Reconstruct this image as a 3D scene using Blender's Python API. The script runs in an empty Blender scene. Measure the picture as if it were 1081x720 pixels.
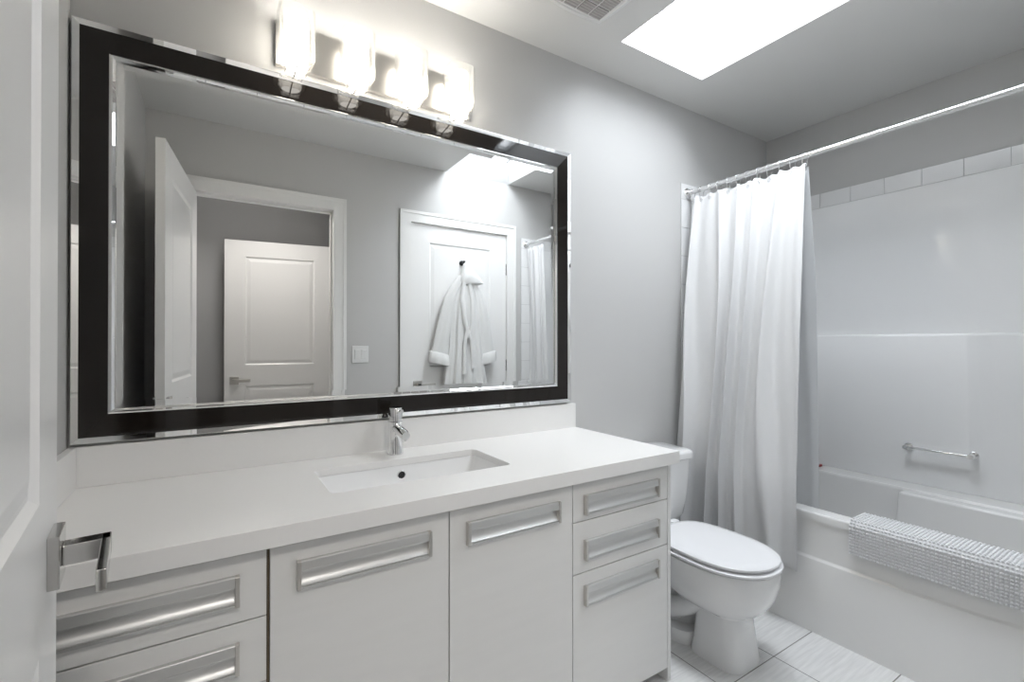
import bpy, bmesh, math, random
from mathutils import Vector, Matrix
random.seed(7)
PI = math.pi
SC = bpy.context.scene
COL = SC.collection

# ---------------------------------------------------------------- camera
cam_d = bpy.data.cameras.new('camera')
cam_d.sensor_width = 36.0
cam_d.lens = 495.4 / 1081 * 36
cam_d.clip_start = 0.02
cam = bpy.data.objects.new('camera', cam_d)
COL.objects.link(cam)
cam.location = (0, -1.75, 1.26)
cam.rotation_euler = (PI / 2 + 0.00454, 0, -0.565)
SC.camera = cam

# ---------------------------------------------------------------- exposure, world, lights
SC.view_settings.view_transform = 'Standard'
SC.view_settings.look = 'None'
SC.view_settings.gamma = 1
SC.view_settings.use_curve_mapping = False
SC.view_settings.exposure = 1.08
world = bpy.data.worlds.new('overcast_sky')
SC.world = world
world.use_nodes = True
wb = world.node_tree.nodes['Background']
wb.inputs[0].default_value = (0.93, 0.965, 1.0, 1)
wb.inputs[1].default_value = 12.8


def area_light(name, loc, rot, sx, sy, power, color=(1, 1, 1), portal=False):
    d = bpy.data.lights.new(name, 'AREA')
    d.shape = 'RECTANGLE'
    d.size, d.size_y = sx, sy
    d.energy = power
    d.color = color
    if portal:
        d.cycles.is_portal = True
    o = bpy.data.objects.new(name, d)
    o.location = loc
    o.rotation_euler = rot
    COL.objects.link(o)
    return o


area_light('skylight_portal', (1.79, -0.80, 2.99), (0, 0, 0), 0.40, 1.34, 1, portal=True)
area_light('hall_fill_light', (0.25, -2.35, 2.55), (math.radians(32), 0, 0), 0.30, 0.30, 10, (1.0, 0.96, 0.92))  # added fill, tilted through the doorway to brighten the bathroom

# ---------------------------------------------------------------- materials
def new_mat(name):
    m = bpy.data.materials.new(name)
    m.use_nodes = True
    return m, m.node_tree, m.node_tree.nodes['Principled BSDF']


def mat(name, col, rough=0.5, metal=0.0, bump=0.0, bscale=60.0, var=0.0, vscale=3.0, coat=0.0, spec=None, stretch=None):
    m, t, b = new_mat(name)
    b.inputs['Base Color'].default_value = (*col, 1)
    b.inputs['Roughness'].default_value = rough
    b.inputs['Metallic'].default_value = metal
    if spec is not None:
        b.inputs['Specular IOR Level'].default_value = spec
    if coat:
        b.inputs['Coat Weight'].default_value = coat
        b.inputs['Coat Roughness'].default_value = 0.05
    tc = t.nodes.new('ShaderNodeTexCoord')
    mp = t.nodes.new('ShaderNodeMapping')
    if stretch:
        mp.inputs['Scale'].default_value = stretch
    t.links.new(tc.outputs['Object'], mp.inputs[0])
    if var:
        n = t.nodes.new('ShaderNodeTexNoise')
        n.inputs['Scale'].default_value = vscale
        n.inputs['Detail'].default_value = 5
        t.links.new(mp.outputs[0], n.inputs['Vector'])
        r = t.nodes.new('ShaderNodeMapRange')
        r.inputs['To Min'].default_value = 1 - var
        r.inputs['To Max'].default_value = 1 + var
        t.links.new(n.outputs['Fac'], r.inputs[0])
        mx = t.nodes.new('ShaderNodeVectorMath')
        mx.operation = 'SCALE'
        mx.inputs[0].default_value = col
        t.links.new(r.outputs[0], mx.inputs['Scale'])
        t.links.new(mx.outputs[0], b.inputs['Base Color'])
    if bump:
        n = t.nodes.new('ShaderNodeTexNoise')
        n.inputs['Scale'].default_value = bscale
        n.inputs['Detail'].default_value = 3
        t.links.new(mp.outputs[0], n.inputs['Vector'])
        bp = t.nodes.new('ShaderNodeBump')
        bp.inputs['Strength'].default_value = bump
        bp.inputs['Distance'].default_value = 0.01
        t.links.new(n.outputs['Fac'], bp.inputs['Height'])
        t.links.new(bp.outputs[0], b.inputs['Normal'])
    return m


def emat(name, col, strength):
    m, t, b = new_mat(name)
    b.inputs['Base Color'].default_value = (0.9, 0.9, 0.9, 1)
    b.inputs['Emission Color'].default_value = (*col, 1)
    b.inputs['Emission Strength'].default_value = strength
    return m


M = {}
M['paint'] = mat('grey_wall_paint', (0.565, 0.56, 0.552), 0.55, bump=0.04, bscale=180, var=0.01)
M['ceil'] = mat('ceiling_paint', (0.72, 0.715, 0.70), 0.7, bump=0.05, bscale=150, var=0.01)
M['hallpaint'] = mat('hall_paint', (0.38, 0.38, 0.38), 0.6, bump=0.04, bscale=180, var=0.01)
M['shaft'] = mat('white_shaft_paint', (0.78, 0.78, 0.78), 0.7, bump=0.03, bscale=120)
M['trim'] = mat('white_trim_paint', (0.83, 0.825, 0.81), 0.32, bump=0.01, bscale=40)
M['door'] = mat('white_door_paint', (0.83, 0.825, 0.815), 0.30, bump=0.02, bscale=60, stretch=(1, 1, 0.2))
M['cab'] = mat('white_cabinet_laminate', (0.79, 0.785, 0.77), 0.34, var=0.025, vscale=9, stretch=(0.6, 1, 5))
M['cabside'] = mat('cabinet_carcass', (0.75, 0.745, 0.73), 0.4)
M['gap'] = mat('cabinet_gap_brown', (0.10, 0.075, 0.045), 0.6)
M['quartz'] = mat('white_quartz', (0.85, 0.84, 0.825), 0.28, var=0.012, vscale=120)
M['ceramic'] = mat('white_ceramic', (0.87, 0.87, 0.87), 0.08, coat=0.4)
M['acryl'] = mat('white_acrylic', (0.88, 0.88, 0.88), 0.11, coat=0.2, bump=0.012, bscale=3)
M['tubac'] = mat('white_tub_acrylic', (0.84, 0.835, 0.825), 0.14, coat=0.2)
M['seat'] = mat('toilet_seat_plastic', (0.87, 0.87, 0.885), 0.22)
M['chrome'] = mat('chrome', (0.86, 0.86, 0.86), 0.06, 1.0)
M['chromeh'] = mat('door_lever_chrome', (0.60, 0.59, 0.58), 0.12, 1.0)
M['chromed'] = mat('dark_chrome', (0.55, 0.55, 0.56), 0.10, 1.0)
M['nickel'] = mat('brushed_nickel', (0.62, 0.60, 0.57), 0.28, 1.0, bump=0.02, bscale=30, stretch=(1, 1, 30))
M['alu'] = mat('brushed_aluminium', (0.66, 0.66, 0.65), 0.42, 0.85, bump=0.03, bscale=40, stretch=(1, 30, 30))
M['mirror'] = mat('mirror_silver', (0.93, 0.935, 0.93), 0.0, 1.0)
M['mirb'] = mat('mirror_bevel_silver', (0.90, 0.905, 0.90), 0.01, 1.0)
M['black'] = mat('black_glass', (0.014, 0.011, 0.009), 0.06, spec=0.42)
M['backing'] = mat('dark_backing', (0.05, 0.045, 0.04), 0.6)
M['tile'] = mat('white_wall_tile', (0.80, 0.80, 0.80), 0.15, coat=0.2, bump=0.02, bscale=12)
M['grout'] = mat('grey_grout', (0.50, 0.50, 0.50), 0.8)
M['fabric'] = mat('white_curtain_fabric', (0.72, 0.72, 0.725), 0.85, bump=0.08, bscale=900, spec=0.2)
M['terry'] = mat('white_terry', (0.80, 0.80, 0.79), 0.95, bump=0.5, bscale=260, spec=0.1)
M['mat'] = mat('white_chenille', (0.86, 0.86, 0.87), 0.95, bump=0.4, bscale=500, spec=0.1)
M['plastic'] = mat('white_plastic', (0.78, 0.78, 0.77), 0.35)
M['grille'] = mat('grey_vent_grille', (0.40, 0.38, 0.37), 0.6)
M['gasket'] = mat('grey_window_frame', (0.45, 0.47, 0.48), 0.5)
M['red'] = mat('dark_red_plastic', (0.35, 0.02, 0.02), 0.3)
M['darkm'] = mat('dark_metal', (0.10, 0.10, 0.10), 0.3, 0.8)
M['hole'] = mat('dark_overflow_hole', (0.01, 0.01, 0.01), 0.7)
M['bulb'] = emat('lit_frosted_glass', (1.0, 0.955, 0.88), 5.8)
M['bolt'] = mat('ivory_cap', (0.72, 0.70, 0.62), 0.3)
M['hallfloor'] = M['trim']


def liner_mat():
    m, t, b = new_mat('translucent_liner')
    b.inputs['Base Color'].default_value = (0.86, 0.87, 0.88, 1)
    b.inputs['Roughness'].default_value = 0.35
    tr = t.nodes.new('ShaderNodeBsdfTransparent')
    tl = t.nodes.new('ShaderNodeBsdfTranslucent')
    tl.inputs[0].default_value = (0.85, 0.86, 0.87, 1)
    m1 = t.nodes.new('ShaderNodeMixShader')
    m2 = t.nodes.new('ShaderNodeMixShader')
    m1.inputs[0].default_value = 0.4
    m2.inputs[0].default_value = 0.22
    t.links.new(b.outputs[0], m1.inputs[1])
    t.links.new(tl.outputs[0], m1.inputs[2])
    t.links.new(m1.outputs[0], m2.inputs[1])
    t.links.new(tr.outputs[0], m2.inputs[2])
    t.links.new(m2.outputs[0], t.nodes['Material Output'].inputs[0])
    return m


def thin_glass(name, tint, gl, frost=0.0):
    m, t, b = new_mat(name)
    t.nodes.remove(b)
    tr = t.nodes.new('ShaderNodeBsdfTransparent')
    tr.inputs[0].default_value = (*tint, 1)
    g = t.nodes.new('ShaderNodeBsdfGlossy')
    g.inputs['Roughness'].default_value = 0.03
    fr = t.nodes.new('ShaderNodeLayerWeight')
    fr.inputs[0].default_value = gl
    mx = t.nodes.new('ShaderNodeMixShader')
    t.links.new(fr.outputs['Facing'], mx.inputs[0])
    t.links.new(tr.outputs[0], mx.inputs[1])
    t.links.new(g.outputs[0], mx.inputs[2])
    res = mx
    if frost:
        tl = t.nodes.new('ShaderNodeBsdfTranslucent')
        tl.inputs[0].default_value = (0.95, 0.94, 0.91, 1)
        res = t.nodes.new('ShaderNodeMixShader')
        res.inputs[0].default_value = frost
        t.links.new(mx.outputs[0], res.inputs[1])
        t.links.new(tl.outputs[0], res.inputs[2])
    t.links.new(res.outputs[0], t.nodes['Material Output'].inputs[0])
    return m


M['liner'] = liner_mat()
M['glass'] = thin_glass('clear_shade_glass', (0.98, 0.975, 0.96), 0.25, 0.025)
M['pane'] = thin_glass('skylight_glass', (0.97, 0.98, 0.99), 0.1)


def floor_mat():
    m, t, b = new_mat('grey_streaked_floor_tile')
    tc = t.nodes.new('ShaderNodeTexCoord')
    mp = t.nodes.new('ShaderNodeMapping')
    mp.inputs['Location'].default_value = (-(1.576 - 0.327 * 8), 0.715 + 0.315 * 8, 0)
    t.links.new(tc.outputs['Object'], mp.inputs[0])
    br = t.nodes.new('ShaderNodeTexBrick')
    br.offset = 0
    br.inputs['Scale'].default_value = 1
    br.inputs['Brick Width'].default_value = 0.327
    br.inputs['Row Height'].default_value = 0.315
    br.inputs['Mortar Size'].default_value = 0.0022
    br.inputs['Mortar Smooth'].default_value = 0.15
    br.inputs['Color1'].default_value = (0.74, 0.735, 0.725, 1)
    br.inputs['Color2'].default_value = (0.79, 0.785, 0.78, 1)
    br.inputs['Mortar'].default_value = (0.22, 0.21, 0.20, 1)
    t.links.new(mp.outputs[0], br.inputs['Vector'])
    mp2 = t.nodes.new('ShaderNodeMapping')
    mp2.inputs['Scale'].default_value = (4, 60, 1)
    t.links.new(tc.outputs['Object'], mp2.inputs[0])
    n = t.nodes.new('ShaderNodeTexNoise')
    n.inputs['Scale'].default_value = 1.5
    n.inputs['Detail'].default_value = 5
    t.links.new(mp2.outputs[0], n.inputs['Vector'])
    r = t.nodes.new('ShaderNodeMapRange')
    r.inputs['From Min'].default_value = 0.3
    r.inputs['From Max'].default_value = 0.7
    r.inputs['To Min'].default_value = 0.90
    r.inputs['To Max'].default_value = 1.08
    t.links.new(n.outputs['Fac'], r.inputs[0])
    mx = t.nodes.new('ShaderNodeVectorMath')
    mx.operation = 'SCALE'
    t.links.new(br.outputs['Color'], mx.inputs[0])
    t.links.new(r.outputs[0], mx.inputs['Scale'])
    t.links.new(mx.outputs[0], b.inputs['Base Color'])
    b.inputs['Roughness'].default_value = 0.28
    bp = t.nodes.new('ShaderNodeBump')
    bp.inputs['Strength'].default_value = 0.3
    bp.inputs['Distance'].default_value = 0.002
    bp.invert = True
    t.links.new(br.outputs['Fac'], bp.inputs['Height'])
    t.links.new(bp.outputs[0], b.inputs['Normal'])
    return m


M['floor'] = floor_mat()

# ---------------------------------------------------------------- helpers
def BM():
    return bmesh.new()


def box(bm, x0, x1, y0, y1, z0, z1):
    vs = [bm.verts.new((x, y, z)) for z in (z0, z1) for y in (y0, y1) for x in (x0, x1)]
    for f in ((0, 2, 3, 1), (4, 5, 7, 6), (0, 1, 5, 4), (2, 6, 7, 3), (0, 4, 6, 2), (1, 3, 7, 5)):
        bm.faces.new([vs[i] for i in f])
    return vs


def loft(bm, loops, cap0=True, cap1=True, closed=True):
    rows = [[bm.verts.new(p) for p in lp] for lp in loops]
    n = len(rows[0])
    for a, b in zip(rows[:-1], rows[1:]):
        for i in range(n if closed else n - 1):
            j = (i + 1) % n
            bm.faces.new((a[i], a[j], b[j], b[i]))
    if cap0:
        bm.faces.new(rows[0][::-1])
    if cap1:
        bm.faces.new(rows[-1])
    return rows


def circ(c, axis, r, n=24, r2=None):
    """circle of radius r round point c, normal along axis"""
    a = Vector(axis).normalized()
    u = a.orthogonal().normalized()
    if abs(a.z) < 0.9:
        u = a.cross(Vector((0, 0, 1))).normalized()
    v = a.cross(u)
    r2 = r if r2 is None else r2
    return [Vector(c) + u * r * math.cos(2 * PI * k / n) + v * r2 * math.sin(2 * PI * k / n) for k in range(n)]


def cyl(bm, p0, p1, r0, r1=None, n=24, cap=True):
    r1 = r0 if r1 is None else r1
    ax = Vector(p1) - Vector(p0)
    loft(bm, [circ(p0, ax, r0, n), circ(p1, ax, r1, n)], cap, cap)


def tube(bm, pts, r, n=12):
    pts = [Vector(p) for p in pts]
    loops = []
    for i, p in enumerate(pts):
        d = (pts[min(i + 1, len(pts) - 1)] - pts[max(i - 1, 0)]).normalized()
        rr = r[i] if isinstance(r, (list, tuple)) else r
        loops.append(circ(p, d, rr, n))
    loft(bm, loops)


def torus(bm, c, axis, R, r, n=20, m=8):
    a = Vector(axis).normalized()
    ring = circ(c, a, R, n)
    rows = []
    for p in ring:
        d = (p - Vector(c)).normalized()
        rows.append([bm.verts.new(p + d * r * math.cos(2 * PI * k / m) + a * r * math.sin(2 * PI * k / m)) for k in range(m)])
    for i in range(n):
        for k in range(m):
            bm.faces.new((rows[i][k], rows[(i + 1) % n][k], rows[(i + 1) % n][(k + 1) % m], rows[i][(k + 1) % m]))


def rrect(cx, cy, hx, hy, r, z, k=6):
    pts = []
    for sx, sy, a0 in ((1, 1, 0), (-1, 1, 90), (-1, -1, 180), (1, -1, 270)):
        for i in range(k):
            a = math.radians(a0 + 90 * i / (k - 1))
            pts.append((cx + sx * (hx - r) + r * math.cos(a), cy + sy * (hy - r) + r * math.sin(a), z))
    return pts


def top_of(o):
    while o.parent:
        o = o.parent
    return o


def obj(name, bm, m, parent=None, bevel=0, smooth=False, local=False, label=None, segs=2, sub=0, recalc=True, sharp=50):
    if recalc:
        bmesh.ops.recalc_face_normals(bm, faces=bm.faces[:])
    if parent is not None and not local:
        off = top_of(parent).location
        for v in bm.verts:
            v.co -= off
    me = bpy.data.meshes.new(name)
    bm.to_mesh(me)
    bm.free()
    me.materials.append(m)
    if smooth:
        for p in me.polygons:
            p.use_smooth = True
    o = bpy.data.objects.new(name, me)
    COL.objects.link(o)
    if parent is not None:
        o.parent = parent
    if bevel:
        md = o.modifiers.new('bevel', 'BEVEL')
        md.width = bevel
        md.segments = segs
        md.limit_method = 'ANGLE'
        md.angle_limit = math.radians(40)
        md.harden_normals = False
        for p in me.polygons:
            p.use_smooth = True
        w = o.modifiers.new('wn', 'WEIGHTED_NORMAL')
        w.keep_sharp = True
    if sub:
        md = o.modifiers.new('sub', 'SUBSURF')
        md.levels = md.render_levels = sub
    if smooth and not bevel and not sub:
        try:
            me.set_sharp_from_angle(angle=math.radians(sharp))
        except Exception:
            pass
    if label:
        o['label'] = label
    return o


def thing(name, label, cat, loc=(0, 0, 0), rotz=0, group=None):
    o = bpy.data.objects.new(name, None)
    o.empty_display_size = 0.05
    COL.objects.link(o)
    o.location = loc
    o.rotation_euler = (0, 0, rotz)
    o['label'] = label
    o['category'] = cat
    if group:
        o['group'] = group
    return o


def tag(o, label, cat, group=None):
    o['label'] = label
    o['category'] = cat
    if group:
        o['group'] = group
    return o


def struct(o, label=None, cat=None):
    o['kind'] = 'structure'
    if label:
        o['label'] = label
    if cat:
        o['category'] = cat
    return o


def dup(root, parent=None):
    r = root.copy()
    COL.objects.link(r)
    r.parent = parent
    for ch in list(root.children):
        dup(ch, r)
    return r


# ---------------------------------------------------------------- room shell
XL, XR, YF, CH = -0.34, 3.141, -1.70, 2.617     # left wall, right wall, front (door) wall, ceiling
HB = -3.02                                         # hall far wall
b = BM(); box(b, -1.5, 3.26, -3.14, 0.12, -0.1, 0)
struct(obj('floor', b, M['floor']), 'grey streaked square tile floor in front of the toilet and bathtub', 'floor')
b = BM(); box(b, XL - 0.12, XR + 0.12, 0, 0.12, 0, CH)
struct(obj('wall_back', b, M['paint']), 'grey painted wall behind the vanity mirror and toilet', 'wall')
b = BM(); box(b, XL - 0.12, XL, YF - 0.12, 0, 0, CH)
struct(obj('wall_left', b, M['paint']), 'grey wall at the left end of the vanity beside the open door', 'wall')
b = BM(); box(b, XR, XR + 0.12, YF - 0.12, 0, 0, CH)
struct(obj('wall_right', b, M['paint']), 'grey wall above the tub surround at the far end', 'wall')
# door wall with two openings
OX0, OX1, OZ = -0.115, 0.695, 2.18
KX0, KX1 = 1.25, 2.105
b = BM()
W0, W1 = YF - 0.12, YF
box(b, XL, OX0 - 0.02, W0, W1, 0, CH)
box(b, OX0 - 0.02, OX1 + 0.02, W0, W1, OZ + 0.02, CH)
box(b, OX1 + 0.02, KX0 - 0.02, W0, W1, 0, CH)
box(b, KX0 - 0.02, KX1 + 0.02, W0, W1, OZ + 0.02, CH)
box(b, KX1 + 0.02, XR, W0, W1, 0, CH)
bmesh.ops.remove_doubles(b, verts=b.verts[:], dist=1e-5)
struct(obj('wall_front', b, M['paint']), 'grey wall with the two doorways, seen in the mirror', 'wall')
# hall
b = BM(); box(b, -1.5, 1.12, HB - 0.12, HB, 0, CH)
struct(obj('wall_hall_back', b, M['hallpaint']), 'dark grey hall wall seen through the doorway in the mirror', 'wall')
b = BM(); box(b, 0.95, 1.07, HB, -2.98, 0, CH); box(b, 0.95, 1.07, -2.14, W0, 0, CH); box(b, 0.95, 1.07, -2.98, -2.14, 2.2, CH)
struct(obj('wall_hall_right', b, M['hallpaint']), 'side wall of the hall holding the frame of the open hall door', 'wall')
b = BM(); box(b, -1.5, -1.38, HB, W0, 0, CH); box(b, -1.5, XL - 0.12, W0, W0 + 0.12, 0, CH)
struct(obj('wall_hall_left', b, M['hallpaint']), 'hall wall at the left, outside the view', 'wall')
# ceiling with skylight well
SX0, SX1, SY0, SY1 = 1.542, 2.12, YF, -0.235
b = BM()
box(b, -1.5, SX0, -3.14, 0.12, CH, CH + 0.1)
box(b, SX1, XR + 0.12, -3.14, 0.12, CH, CH + 0.1)
box(b, SX0, SX1, SY1, 0.12, CH, CH + 0.1)
box(b, SX0, SX1, -3.14, SY0, CH, CH + 0.1)
struct(obj('ceiling', b, M['ceil']), 'grey painted ceiling around the skylight', 'ceiling')
# flared shaft
TZ = 2.95
TX0, TX1, TY0, TY1 = 1.60, 1.985, -1.45, -0.125
b = BM()
lo = [(SX0, SY0, CH), (SX1, SY0, CH), (SX1, SY1, CH), (SX0, SY1, CH)]
hi = [(TX0, TY0, TZ), (TX1, TY0, TZ), (TX1, TY1, TZ), (TX0, TY1, TZ)]
lo2 = [(SX0 - .1, SY0 - .1, CH + .1), (SX1 + .1, SY0 - .1, CH + .1), (SX1 + .1, SY1 + .12, CH + .1), (SX0 - .1, SY1 + .12, CH + .1)]
hi2 = [(TX0 - .1, TY0 - .1, TZ), (TX1 + .1, TY0 - .1, TZ), (TX1 + .1, TY1 + .1, TZ), (TX0 - .1, TY1 + .1, TZ)]
loft(b, [lo2, hi2, hi, lo], False, False)
struct(obj('wall_skylight', b, M['shaft']), 'bright white flared shaft walls below the skylight', 'wall')
w1 = thing('window_1', 'skylight window at the top of the white ceiling shaft', 'skylight', ((TX0 + TX1) / 2, (TY0 + TY1) / 2, TZ))
w1['kind'] = 'structure'
b = BM()
loft(b, [rrect((TX0 + TX1) / 2, (TY0 + TY1) / 2, h[0], h[1], 0.002, h[2], 2) for h in (
    (0.1975, 0.6675, TZ - 0.012), (0.1975, 0.6675, TZ + 0.03), (0.1815, 0.6515, TZ + 0.03), (0.1815, 0.6515, TZ - 0.012), (0.1975, 0.6675, TZ - 0.012))], False, False)
obj('window_frame', b, M['gasket'], w1)
b = BM(); box(b, TX0 + 0.008, TX1 - 0.008, TY0 + 0.008, TY1 - 0.008, TZ + 0.004, TZ + 0.010)
obj('window_pane', b, M['pane'], w1)


def casing(name, x0, x1, zt, y, side, label, w=0.085, inner=True):
    """door casing on wall plane y; side=+1 faces +y"""
    b = BM()
    s = side
    def bx(xa, xb, za, zb, d):
        box(b, xa, xb, min(y, y + s * d), max(y, y + s * d), za, zb)
    bx(x0 - w, x0, 0, zt + w, 0.014); bx(x1, x1 + w, 0, zt + w, 0.014); bx(x0, x1, zt, zt + w, 0.014)
    # thicker outer back band
    bx(x0 - w, x0 - w + 0.022, 0, zt + w, 0.019); bx(x1 + w - 0.022, x1 + w, 0, zt + w, 0.019)
    bx(x0 - w + 0.022, x1 + w - 0.022, zt + w - 0.022, zt + w, 0.019)
    if inner:   # jambs and stops
        d = 0.12
        box(b, x0 - 0.02, x0, y - d, y, 0, zt); box(b, x1, x1 + 0.02, y - d, y, 0, zt); box(b, x0 - 0.02, x1 + 0.02, y - d, y, zt, zt + 0.02)
        box(b, x0, x0 + 0.01, y - 0.085, y - 0.05, 0, zt); box(b, x1 - 0.01, x1, y - 0.085, y - 0.05, 0, zt); box(b, x0, x1, y - 0.085, y - 0.05, zt - 0.01, zt)
    o = obj(name, b, M['trim'])
    struct(o, label, 'trim')
    return o


casing('trim_1', OX0, OX1, OZ, YF, 1, 'white casing around the open bathroom doorway in the mirror')
casing('trim_2', KX0, KX1, OZ, YF, 1, 'white casing around the closed robe door in the mirror')
b = BM(); box(b, 0.936, 0.95, -2.14, -2.06, 0, 2.28); box(b, 0.936, 0.95, -3.0, -2.98, 0, 2.28); box(b, 0.936, 0.95, -2.98, -2.14, 2.2, 2.28)
box(b, 0.95, 1.07, -2.16, -2.14, 0, 2.2); box(b, 0.95, 1.07, -2.98, -2.96, 0, 2.2); box(b, 0.95, 1.07, -2.96, -2.16, 2.18, 2.2)
struct(obj('trim_3', b, M['trim']), 'white frame of the hall doorway on the side wall', 'trim')
b = BM(); box(b, 1.07, 1.12, -3.0, -2.1, 0, 2.25)
struct(obj('wall_hall_room', b, M['hallpaint']), 'wall beyond the hall doorway', 'wall')
b = BM(); box(b, OX1 + 0.085, KX0 - 0.085, YF, YF + 0.012, 0, 0.10)
struct(obj('baseboard_front', b, M['trim'], bevel=0.003), 'white baseboard between the two doorways', 'baseboard')
b = BM(); box(b, 1.47, 2.19, -0.012, 0, 0, 0.10)
struct(obj('baseboard_back', b, M['trim'], bevel=0.003), 'white baseboard behind the toilet', 'baseboard')
b = BM(); box(b, -1.38, 0.935, HB, HB + 0.012, 0, 0.10)
struct(obj('baseboard_hall', b, M['trim'], bevel=0.003), 'white baseboard along the hall wall', 'baseboard')


# ---------------------------------------------------------------- doors
def door_leaf(name, w, h, loc, rot, label):
    """hinge edge at local x=0, free edge at x=w; visible face at local y=0, thickness towards +y"""
    T = 0.036
    t = thing(name, label, 'door', loc, rot)
    t['kind'] = 'structure'
    b = BM()
    st, z0 = 0.152, 0.012
    pz = [(0.26, 0.90), (1.075, h - 0.135)]
    box(b, 0, st, 0, T, z0, h); box(b, w - st, w, 0, T, z0, h)
    box(b, st, w - st, 0, T, z0, pz[0][0]); box(b, st, w - st, 0, T, pz[0][1], pz[1][0]); box(b, st, w - st, 0, T, pz[1][1], h)
    obj('door_frame', b, M['door'], t, local=True)
    for (a, c) in pz:
        b = BM()
        for (ya, yb, yc) in ((0, 0.008, 0.003), (T, T - 0.008, T - 0.003)):
            def rr(i, y):
                return [(st + i, y, a + i), (w - st - i, y, a + i), (w - st - i, y, c - i), (st + i, y, c - i)]
            loft(b, [rr(0, ya), rr(0.010, yb), rr(0.016, yb), rr(0.040, yc)], False, True)
        bmesh.ops.recalc_face_normals(b, faces=b.faces[:])
        obj('door_panel', b, M['door'], t, local=True, recalc=False)
    return t


def add_lever(t, x, z, s, face, m=None, T=0.036):
    """square rose and flat lever; s=-1 lever points to -x; face=-1 on the y=0 face"""
    m = m or M['chrome']
    y0 = 0 if face < 0 else T
    f = face
    def bx(b, xa, xb, ya, yb, za, zb):
        box(b, min(xa, xb), max(xa, xb), min(y0 + f * ya, y0 + f * yb), max(y0 + f * ya, y0 + f * yb), za, zb)
    b = BM(); bx(b, x - 0.033, x + 0.033, 0, 0.012, z - 0.033, z + 0.033)
    r = obj('door_handle', b, m, t, bevel=0.0012, local=True)
    b = BM()
    bx(b, x - 0.0125, x + 0.0125, 0.012, 0.060, z - 0.012, z + 0.014)
    bx(b, x - s * 0.0125, x + s * 0.125, 0.050, 0.060, z - 0.012, z + 0.014)
    obj('lever', b, m, r, bevel=0.0012, local=True)


def add_hinges(t, zs, y=0.0, T=0.036):
    for z in zs:
        b = BM()
        cyl(b, (-0.004, y - 0.004, z - 0.045), (-0.004, y - 0.004, z + 0.045), 0.006, n=12)
        cyl(b, (-0.004, y - 0.004, z + 0.045), (-0.004, y - 0.004, z + 0.052), 0.004, n=12)
        box(b, -0.003, -0.0005, y, y + T - 0.004, z - 0.045, z + 0.045)
        obj('hinge', b, M['darkm'] if False else M['chromed'], t, local=True, smooth=False)


ang = math.atan2(-0.86 - -1.695, -0.185 - -0.092)
d1 = door_leaf('door_1', 0.84, 2.165, (-0.092, -1.693, 0), ang, 'open white panelled door with chrome lever at the left edge of view')
add_lever(d1, 0.84 - 0.062, 0.985, -1, -1, M['chromeh'])
add_lever(d1, 0.84 - 0.062, 0.985, -1, 1)
b = BM(); box(b, 0.84, 0.8412, 0.006, 0.030, 0.955, 1.015)
obj('latch_plate', b, M['nickel'], d1, local=True)
add_hinges(d1, (0.25, 1.07, 1.89), y=0.040)
d2 = door_leaf('door_2', 0.845, 2.175, (KX1 - 0.004, YF - 0.008, 0), PI, 'closed white panelled door with a bathrobe hanging on it, in the mirror')
add_lever(d2, 0.845 - 0.055, 0.94, -1, -1, M['nickel'])
add_hinges(d2, (0.26, 1.07, 1.884))
ang3 = math.atan2(-0.117, -0.833)
d3 = door_leaf('door_3', 0.845, 2.13, (0.905, -2.762, 0), ang3, 'open white hall door seen through the doorway in the mirror')
add_lever(d3, 0.845 - 0.075, 0.945, -1, -1, M['nickel'])
add_hinges(d3, (0.25, 1.04, 1.85))

# ---------------------------------------------------------------- vanity
VF = -0.580   # door fronts
def make_handle(parent, x0, x1, zt):
    zt2 = zt - 0.032
    b = BM()
    prof = [(0.032, 0.0), (0.032, 0.011), (0.0305, 0.0125), (0.0115, 0.0150), (0.0095, 0.0140), (0.0085, 0.0015), (0.003, 0.0006), (-0.005, 0.0010), (-0.0125, 0.0030), (-0.0190, 0.0072), (-0.0232, 0.0125), (-0.0240, 0.0100), (-0.0262, 0.0100), (-0.0268, 0.0130), (-0.0320, 0.0130), (-0.032, 0.0)]
    loops = [[(x, VF - y, zt2 + z) for z, y in prof] for x in (x0 + 0.008, x1 - 0.008)]
    loft(b, loops)
    h = obj('handle', b, M['alu'], parent, smooth=True, sharp=32)
    for xa in (x0, x1 - 0.009):
        b = BM()
        box(b, xa, xa + 0.009, VF - 0.016, VF, zt2 - 0.033, zt2 + 0.033)
        obj('handle_end_cap', b, M['nickel'], h, bevel=0.0015)
    return h


def front(name, parent, x0, x1, z0, z1, hx=None, hz=None):
    b = BM(); box(b, x0, x1, VF, VF + 0.018, z0, z1)
    p = obj(name, b, M['cab'], parent, bevel=0.0012)
    if hx:
        make_handle(p, hx[0], hx[1], hz)
    return p


def carcass(parent, x0, x1, side=0.0, zt=0.813):
    b = BM()
    t = 0.016
    yb, yf = -0.004, VF + 0.020
    box(b, x0, x0 + t, yf, yb, 0.05, zt); box(b, x1 - t, x1, yf, yb, 0.05, zt)
    box(b, x0 + t, x1 - t, yf, yb, 0.05, 0.05 + t); box(b, x0 + t, x1 - t, yb - 0.006, yb, 0.05 + t, zt)
    box(b, x0, x1, -0.50, -0.484, 0.0, 0.05)
    obj('body', b, M['cabside'], parent)


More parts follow.
